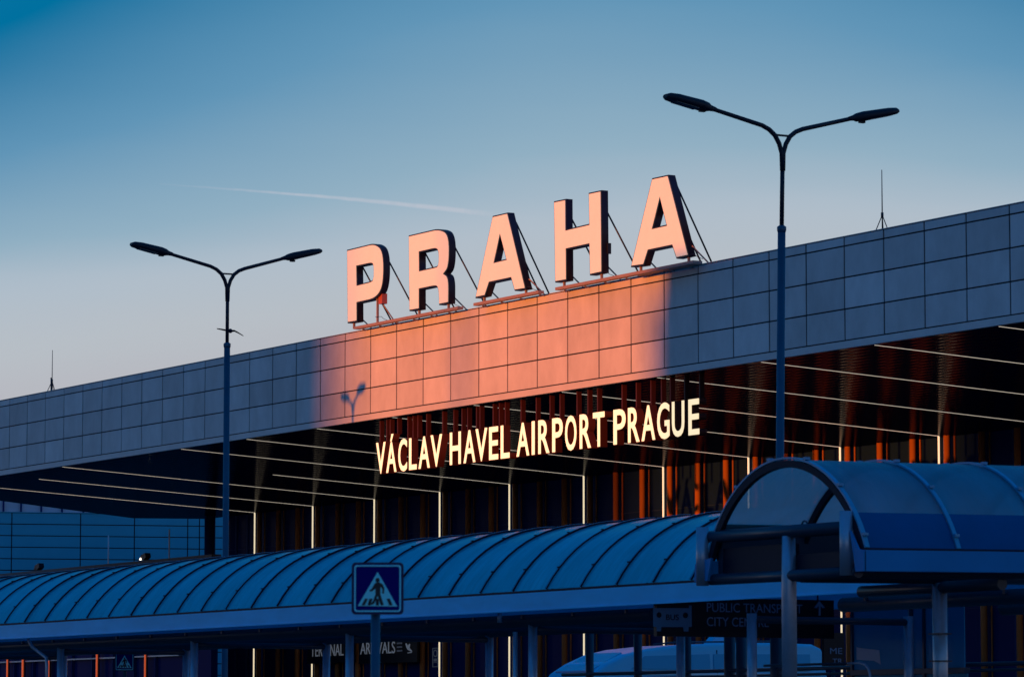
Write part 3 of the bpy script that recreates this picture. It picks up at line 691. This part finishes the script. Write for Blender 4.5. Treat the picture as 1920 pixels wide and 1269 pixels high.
# ================================================================== CROSSING SIGNS
SIGNB = mat('sign_blue', (.001, .002, .17), .45, 0, .06); SIGNW = mat('sign_white', (.28, .95, 1.0), .45, 0, .1); SIGNE = mat('sign_edge', (.004, .006, .05), .5); SIGNK = mat('sign_black', (.008, .008, .015), .5)
def rrect(a0, a1, b0, b1, r):
    return smooth_pts([(a0, b0, r), (a1, b0, r), (a1, b1, r), (a0, b1, r)])
def crossing_sign(o, label, size, zc, pole_off, face_dir=R_):
    fr = Frame((o[0], o[1], 0), face_dir); h = size/2
    t = thing('crossing_sign', (o[0], o[1], o[2]), label, 'road sign', 'pedestrian crossing signs')
    plate('back_plate', [rrect(-h, h, zc-h, zc+h, size*.09)], SIGNE, t, fr, .03, -.03)
    a = h*.90; b = h*.84
    plate('sign_face', [rrect(-h*.94, h*.94, zc-h*.94, zc+h*.94, size*.08)], SIGNB, t, fr, .003, .001)
    plate('border', [rrect(-a, a, zc-a, zc+a, size*.06), rrect(-b, b, zc-b, zc+b, size*.045)], SIGNW, t, fr, .002, .005)
    S = lambda x, y: ((x-434)/608*size, zc-(y-777)/663*size)
    plate('triangle', [[S(434, 566), S(666, 1008), S(203, 1000)]], SIGNW, t, fr, .002, .005)
    ph = [[S(434+24*math.cos(k*.449), 672+29*math.sin(k*.449)) for k in range(14)],
          [S(*p) for p in ((418, 702), (454, 702), (492, 722), (512, 770), (508, 842), (488, 842), (490, 785), (468, 752), (466, 850), (506, 985), (488, 996), (470, 985), (436, 872), (398, 965), (372, 985), (350, 985), (386, 930), (410, 850), (410, 778), (372, 812), (342, 815), (338, 800), (366, 782), (396, 722))]]
    plate('pedestrian', ph, SIGNK, t, fr, .002, .008)
    bars = [[S(x0, 908), S(x1, 908), S(x1+dx, 992), S(x0+dx, 992)] for x0, x1, dx in ((287, 322, -38), (340, 375, -22), (512, 512, 0), (540, 578, 32), (415, 450, 0))if x0 != x1]
    for b_ in bars: plate('stripe', [b_], SIGNK, t, fr, .002, .0105)
    c = fr.w(pole_off, 0, -.085); MB().tube([(c.x, c.y, o[2]), (c.x, c.y, zc+h*.55)], .045*size/.5, 16).obj('pole', LAMPM, t)
    for dz_ in (-.5, .5):
        c0 = fr.w(pole_off-.06, zc+dz_*h, -.14); c1 = fr.w(pole_off+.06, zc+dz_*h, -.03)
        MB().box(min(c0.x, c1.x), max(c0.x, c1.x), min(c0.y, c1.y), max(c0.y, c1.y), zc+dz_*h-.012, zc+dz_*h+.012).obj('clamp', POSTM, t)
    return t
Y_ = 37.0; r0 = ray(708, 1102.5); p = EYE+r0*(Y_/r0.dot(H_))
crossing_sign((p.x, p.y, 0), 'blue pedestrian crossing sign on its own post in front of the long canopy', .50, p.z, -.022)
r0 = ray(233.5, 1239); p2 = hit(233.5, 1239, (0, 36.2, 0), (0, 1, 0))
crossing_sign((p2.x, p2.y, G), 'small dim pedestrian crossing sign under the long canopy at the far left', .44, p2.z, .0)

# ================================================================== SIGNS ON THE TERMINAL GLASS
WF = Frame((0, 86.55-.3, 0), (1, 0, 0)); WHT = mat('sign_lettering', (.40, .46, .52), .5, emit=(.55, .6, .7), estr=.10); DIM = mat('dim_lettering', (.10, .12, .16), .5, emit=(.3, .35, .5), estr=.05)
PANEL = mat('sign_panel', (.004, .005, .012), .4, 0, .2)
def fit(fr, x0, x1, yt, yb):
    a0 = fr.uv(x0, yb)[0]; a1 = fr.uv(x1, yb)[0]; return (a0, a1, fr.uv((x0+x1)/2, yb)[1], fr.uv((x0+x1)/2, yt)[1])
f_ = fit(WF, 583, 652, 1207, 1229)
t = thing('terminal_sign', (f_[0]+2, WF.o.y+.1, f_[2]), 'white lettering reading TERMINAL 1 on the dark front, left of the crossing sign', 'sign')
MB().box(f_[0]-.5, f_[1]+.4, WF.o.y+.06, WF.o.y+.14, f_[2]-.35, f_[3]+.35).obj('sign_panel', PANEL, t)
text('lettering', 'TERMINAL 1', WHT, t, WF, f_, .02, 0, 0)
f_ = fit(WF, 676, 741, 1203, 1225)
t = thing('arrivals_sign', (f_[0]+2, WF.o.y+.1, f_[2]), 'white lettering reading ARRIVALS with aeroplane mark, partly behind the crossing sign post', 'sign')
MB().box(f_[0]-.3, fit(WF, 676, 780, 1203, 1225)[1], WF.o.y+.06, WF.o.y+.14, f_[2]-.45, f_[3]+.35).obj('sign_panel', PANEL, t)
text('lettering', 'ARRIVALS', WHT, t, WF, f_, .02, 0, 0)
pl_ = WF.poly([(761, 1206), (763, 1205), (766, 1210), (768, 1206), (770, 1207), (769, 1214), (774, 1220), (772, 1221), (765, 1217), (763, 1213)])
plate('aeroplane_mark', [pl_, WF.poly([(765, 1222.5), (773, 1221.5), (773, 1223), (765, 1224)])], WHT, t, WF, .01, .02)
plate('small_lines', [WF.poly([(745, 1204+i*7), (755, 1203.4+i*7), (755, 1206.4+i*7), (745, 1207+i*7)]) for i in range(3)], DIM, t, WF, .01, .02)
t = thing('notice', tuple(WF.w(*WF.uv(817, 1250))), 'small pale outlined notice on the dark glass right of the ARRIVALS lettering', 'notice')
nf_ = lambda pts: WF.poly(pts)
plate('frame', [nf_([(811.5, 1214), (822.5, 1213.4), (822.5, 1249.4), (811.5, 1250)]), nf_([(812.8, 1215.4), (821.2, 1214.8), (821.2, 1248), (812.8, 1248.6)])], DIM, t, WF, .01, .02)
plate('ring', [nf_([(817+4*math.cos(k*.524), 1224+7*math.sin(k*.524)) for k in range(12)]), nf_([(817+2.8*math.cos(k*.524), 1224+5*math.sin(k*.524)) for k in range(12)])], DIM, t, WF, .01, .02)
plate('blocks', [nf_([(814, 1234), (820, 1233.7), (820, 1239), (814, 1239.3)]), nf_([(813, 1241), (821, 1240.6), (821, 1241.6), (813, 1242)])], DIM, t, WF, .01, .02)

# amber upright lamps behind the glass of the low wing
for i, (x, yt, w) in enumerate(((14.5, 1232, 2.2), (43.5, 1230, 3.6), (182.5, 1222, 2.8), (273, 1222, 2.4), (92, 1238, 2.0), (123, 1243, 1.6))):
    p = hit(x, yt, (0, 79.8, 0), (0, 1, 0))
    t = thing('upright_lamp', (p.x, 79.8, G), 'thin upright amber light on the low wing front, number %d of the row' % (i+1), 'lamp', 'amber upright lights on the low wing')
    t['label'] = ['dim orange upright light line nearest the left picture edge', 'broad bright orange light line beside the bent downpipe', 'red upright light line left of the small crossing sign', 'red leaning light line right of the small crossing sign', 'faint pinkish light line behind the bent downpipe', 'faint speckled light line just right of the first canopy post'][i]
    MB().box(p.x-w*.015, p.x+w*.015, 79.74, 79.8, G, p.z).obj('tube', AMBER, t)
    MB().box(p.x-w*.035, p.x+w*.035, 79.82, 79.9, G, p.z+.1).obj('housing', NAVY, t)

# ================================================================== HANGING BUS BOARD
BP = Frame((-54.0, 0, 0), (0, 1, 0))
t = thing('direction_board', (-54.0, 35.4, 3.9), 'dark board with bus symbol reading PUBLIC TRANSPORT CITY CENTRE under the canopy', 'sign')
MB().box(-54.10, -54.004, 33.75, 37.30, 3.27, 3.92).obj('board', PANEL, t)
BT = mat('board_lettering', (.16, .22, .34), .5); BB = mat('board_blue', (.08, .17, .28), .5)
a0 = BP.uv(1325, 1150)[0]; 
text('lettering', 'PUBLIC TRANSPORT', BT, t, BP, (a0, BP.uv(1504, 1148)[0], BP.uv(1415, 1148)[1], BP.uv(1415, 1131)[1]), .006, .002)
text('lettering', 'CITY CENTRE', BT, t, BP, (a0, BP.uv(1441, 1174)[0], BP.uv(1380, 1174)[1], BP.uv(1380, 1157)[1]), .006, .002)
zz = lambda x, y: BP.uv(1200+x/4.8, 1080+y/4.8)
plate('bus_symbol', [[zz(*q) for q in ((118, 262), (130, 262), (132, 285), (440, 285), (440, 262), (462, 262), (464, 452), (436, 455), (434, 495), (392, 495), (388, 455), (190, 455), (186, 493), (150, 493), (146, 455), (118, 452))],
      [zz(170+24*math.cos(a*.524), 347+26*math.sin(a*.524)) for a in range(12)], [zz(407+24*math.cos(a*.524), 350+26*math.sin(a*.524)) for a in range(12)]], BB, t, BP, .006, .002)
q0 = zz(232, 392); q1 = zz(346, 342); text('lettering', 'BUS', PANEL, t, BP, (q0[0], q1[0], q0[1], q1[1]), .004, .009, .01)
plate('arrow', [[zz(*q) for q in ((1612, 220), (1664, 282), (1640, 285), (1624, 262), (1624, 354), (1606, 354), (1606, 262), (1590, 285), (1566, 280))]], BT, t, BP, .006, .002)
for v in (34.0, 37.0): MB().tube([(-54.05, v, 3.9), (-54.05, v, 4.2)], .015, 8).obj('hanger', TUBE, t)
BQ = Frame((-56.5, 0, 0), (0, 1, 0))
f2 = (BQ.uv(1556, 1225)[0], BQ.uv(1579, 1225)[0])
t = thing('metro_board', (-56.5, f2[0], G), 'small dim board with letters ME above TR beside the white light line', 'sign')
MB().box(-56.58, -56.504, f2[0]-.12, f2[1]+.05, 2.85, 3.45).obj('board', PANEL, t)
text('lettering', 'ME', BT, t, BQ, (f2[0], f2[1], BQ.uv(1565, 1225)[1], BQ.uv(1565, 1214)[1]), .005, .002)
text('lettering', 'TR', BT, t, BQ, (f2[0]+.05, f2[1], BQ.uv(1565, 1243)[1], BQ.uv(1565, 1234)[1]), .005, .002)
MB().tube([(-56.54, f2[0]+.1, G), (-56.54, f2[0]+.1, 2.86)], .03, 8).obj('pole', TUBE, t)

# ================================================================== VAN
VU = -69.65
VP = Frame((VU, 0, 0), (0, 1, 0))
vb = thing('van', (VU-.95, 45.3, G), 'white van with long sloping nose parked behind the canopy posts', 'van')
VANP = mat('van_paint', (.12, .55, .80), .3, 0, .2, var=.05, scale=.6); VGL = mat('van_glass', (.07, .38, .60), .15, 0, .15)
side = [(41.35, 1.75), (41.45, 2.35), (41.75, 2.62), (42.0, 2.94), (42.33, 3.14), (42.8, 3.34), (43.34, 3.46), (44.2, 3.55), (45.5, 3.61), (46.6, 3.62), (47.6, 3.60), (47.85, 3.50), (47.98, 2.7), (47.98, 1.75)]
bd2 = MB(); n = len(side)
secs = [(0.0, 0.0), (-.05, .0), (-1.90, 0), (-1.95, 0)]
rings = []
for du, ins in ((-.10, .06), (0, 0), (-1.95, 0), (-1.85, .06)):
    cyv, czv = 45.0, 2.5
    rings.append([(VU+(du if ins == 0 else du+(.10 if du > -.5 else -.10)*0), cyv+(v-cyv)*(1-ins*.3), czv+(z-czv)*(1-ins*.0)) for v, z in side])
outer = [(VU, v, z) for v, z in side]; inn = [(VU-1.95, v, z) for v, z in side]
# sides lean in towards the roof
def lean(z): return max(0, (z-2.7))*.10
o = [(VU-lean(z), v, z) for v, z in side]; i_ = [(VU-1.95+lean(z), v, z) for v, z in side]
bd2.add(o+i_, [tuple(range(n)), tuple(range(2*n-1, n-1, -1))]+[(j, (j+1) % n, (j+1) % n+n, j+n) for j in range(n)])
bo_ = bd2.obj('body', VANP, vb)
bv = bo_.modifiers.new('bevel', 'BEVEL'); bv.width = .07; bv.segments = 3; bv.limit_method = 'ANGLE'; bv.angle_limit = rad(40)
def vanpanel(name, pts, m, d=.006):
    mb = MB(); mb.prism([(VU-lean(z)+.004, v, z) for v, z in pts], (d, 0, 0)); return mb.obj(name, m, vb)
vanpanel('window', [(42.9, 3.02), (43.25, 3.30), (44.9, 3.36), (44.9, 3.02)], VGL)
vanpanel('window', [(45.0, 3.02), (45.0, 3.36), (47.5, 3.38), (47.5, 3.02)], VGL)
vanpanel('side_trim', [(42.3, 2.90), (42.3, 2.93), (47.8, 2.96), (47.8, 2.93)], mat('van_trim', (.75, .78, .8), .3))
vanpanel('door_gap', [(45.08, 1.9), (45.08, 3.45), (45.10, 3.45), (45.10, 1.9)], DARK, .003)
MB().add([(VU-.25, 42.02, 2.99), (VU-1.7, 42.02, 2.99), (VU-1.62, 42.85, 3.38), (VU-.33, 42.85, 3.38), (VU-.25, 42.02, 2.96), (VU-1.7, 42.02, 2.96), (VU-1.62, 42.85, 3.35), (VU-.33, 42.85, 3.35)],
         [(0, 1, 2, 3), (4, 7, 6, 5), (0, 4, 5, 1), (1, 5, 6, 2), (2, 6, 7, 3), (3, 7, 4, 0)]).obj('windscreen', VGL, vb)
MB().prism([(VU-1.0, 45.35, 3.60), (VU-1.0, 45.5, 3.76), (VU-1.0, 45.75, 3.76), (VU-1.0, 45.95, 3.62)], (.25, 0, 0)).obj('roof_light', VANP, vb)
for z in (3.63,): MB().tube([(VU-.25, 43.6, 3.56), (VU-.25, 44.2, 3.61), (VU-.25, 47.3, 3.67)], .018, 8).obj('roof_rail', TUBE, vb)
for v in (42.6, 46.9):
    for uu in (VU-.12, VU-1.83):
        w_ = MB().tube([(uu-.11, v, G+.33), (uu+.11, v, G+.33)], .33, 24).obj('wheel', mat('tyre', (.02, .02, .02), .8), vb)
        MB().tube([(uu-.12, v, G+.33), (uu+.12, v, G+.33)], .20, 16).obj('rim', POSTM, w_)
for uu in (VU-.25, VU-1.7):
    MB().box(uu-.16, uu+.16, 41.40, 41.5, 2.2, 2.35).obj('headlight', VGL, vb)

# ================================================================== SHELTER AND RAILS UNDER THE CANOPY
st = thing('shelter_frame', (-60, 38.2, G), 'dark post and rail frame under the long canopy in front of the white van', 'shelter')
for x, w in ((1105.5, .075), (1196, .075), (1289, .065), (1368, .10), (1390, .095), (1457, .12)):
    u = hit(x, 1200, (0, 38.2, 0), (0, 1, 0)).x; MB().tube([(u, 38.2, G), (u, 38.2, 3.8)], w*1.05, 12).obj('post', TUBE, st)
for z, r in ((2.80, .035), (2.70, .025), (2.55, .03)):
    MB().tube([(-64.5, 38.15, z), (-45, 38.15, z)], r, 8).obj('rail', TUBE, st)
PANE = mat('shelter_glass', (.01, .22, .40), .2, 0, .03)
SF = Frame((0, 37.9, 0), (1, 0, 0))
wsn = thing('wind_screen', (-50, 37.9, G), 'blue tinted glass wind screen between canopy posts at the lower right', 'screen')
for x0, x1, yt in ((1601, 1703, 1150), (1713, 1729, 1150), (1736, 1808, 1157)):
    a, b = SF.uv(x0, 1200)[0], SF.uv(x1, 1200)[0]
    MB().box(a, b, 37.9, 37.92, 2.75, 3.95).obj('pane', PANE, wsn)
    MB().box(a-.05, a-.003, 37.86, 37.96, G, 3.95).obj('mullion', TUBE, wsn)
MB().box(SF.uv(1598, 1200)[0], SF.uv(1812, 1200)[0], 37.85, 37.97, 2.66, 2.748).obj('lower_rail', TUBE, wsn)
MB().box(SF.uv(1598, 1200)[0], SF.uv(1812, 1200)[0], 37.91, 37.93, 1.6, 2.65).obj('lower_panel', mat('pale_panel', (.08, .30, .46), .5, 0, .05), wsn)
pq = SF.poly([(1607, 1213), (1649, 1218), (1652, 1245), (1640, 1238), (1607, 1236)])
poster_reflection = plate('poster_reflection', [pq], mat('reflection_grey', (.50, .45, .5), .6), None, Frame((0, 37.895, 0), (1, 0, 0)), .004, .0)  # pale patch stands in for a reflection in the pane
tag(poster_reflection, 'pale grey patch painted as a reflection on the blue wind screen near the white light line', 'poster_reflection')
hr = thing('handrail', (-52, 36.9, G), 'bent tubular handrail below the wind screen', 'handrail')
hp = [hit(x, y, (0, 36.6, 0), (0, 1, 0)) for x, y in ((1590, 1243), (1612, 1242), (1622, 1245), (1628, 1252), (1631, 1262), (1632, 1275))]
hp = [(p.x, 36.6, p.z) for p in hp]; hp.append((hp[-1][0], 36.6, G))
MB().tube(hp, .022, 10).obj('bent_tube', POSTM, hr); MB().tube([(hp[0][0]-2.5, 36.6, hp[0][2]), hp[0]], .022, 10).obj('top_tube', TUBE, hr)

# ================================================================== OUTSIDE THE FRAME: unseen blocks and a mast added to shade the low sun
LH = Vector((LD.x, LD.y, 0)).normalized(); PERP = Vector((LH.y, -LH.x, 0))
def blocker(u_a, u_b, D, ztop, label, name, m):
    """an unseen block added across the light path, D metres up-sun, whose shadow covers the front from u_a to u_b up to ztop"""
    pa_ = Vector((u_a, 70, 0)).dot(PERP); pb_ = Vector((u_b, 70, 0)).dot(PERP)
    q = Vector((max(u_a, -120.0) if u_a > -200 else u_b, 70, 0)).dot(LH)-D
    A = PERP*pa_+LH*q; B = PERP*pb_+LH*q; zt2 = ztop+D*math.tan(SUNE)
    t = thing(name, (A+B)/2, label, 'building')
    MB().prism([A, B, B-LH*22, A-LH*22], (0, 0, zt2)).obj('wall', m, t)
    for f_i in range(int((zt2-1)/3.4)):
        Z = Vector((0, 0, 1.2+f_i*3.4)); e_ = PERP*.6
        MB().prism([A+e_+LH*.05+Z, B-e_+LH*.05+Z, B-e_+Z, A+e_+Z], (0, 0, 1.6)).obj('window_band', GLASS, t)
    return t
blocker(-112.3, -102.5, 270, 16.7, 'unseen low block added behind the camera to shade the fascia right of the lit patch', 'right_shade_block', CONC)  # added low block, out of view, shades beside the lit patch
blocker(-111.4, -102.5, 110, 17.80, 'unseen nearer block added to shade the fascia below the last roof letter', 'near_shade_block', CONC)  # added nearer block: firmer shadow top under the last letter
blocker(-137.5, -111.0, 330, 8.3, 'unseen long low block added behind the camera to keep the foot of the terminal front in shade', 'low_shade_block', CONC)  # added only to keep the column feet in shade
blocker(-106.1, 0.0, 285, 24.0, 'unseen tall block added behind the camera to shade the right of the terminal', 'right_shade_block', CONC)  # added tall block: shades everything right of the gap
blocker(-255.0, -135.6, 620, 25.0, 'unseen tall block added behind the camera to shade the left of the terminal', 'left_shade_block', CONC)  # added tall block: makes the soft left edge of the sunlit patch
mp_ = Vector((-125.9, 70, 0))-LH*255
MB_ = thing('shadow_mast', (mp_.x, mp_.y, 0), 'slim unseen mast added far behind the camera to cast a faint shadow band', 'shadow_mast')  # added mast, out of view, for the faint upright band of shade
MB().tube([(mp_.x, mp_.y, 0), (mp_.x, mp_.y, 50)], .20, 12).obj('mast_pole', CONC, MB_)
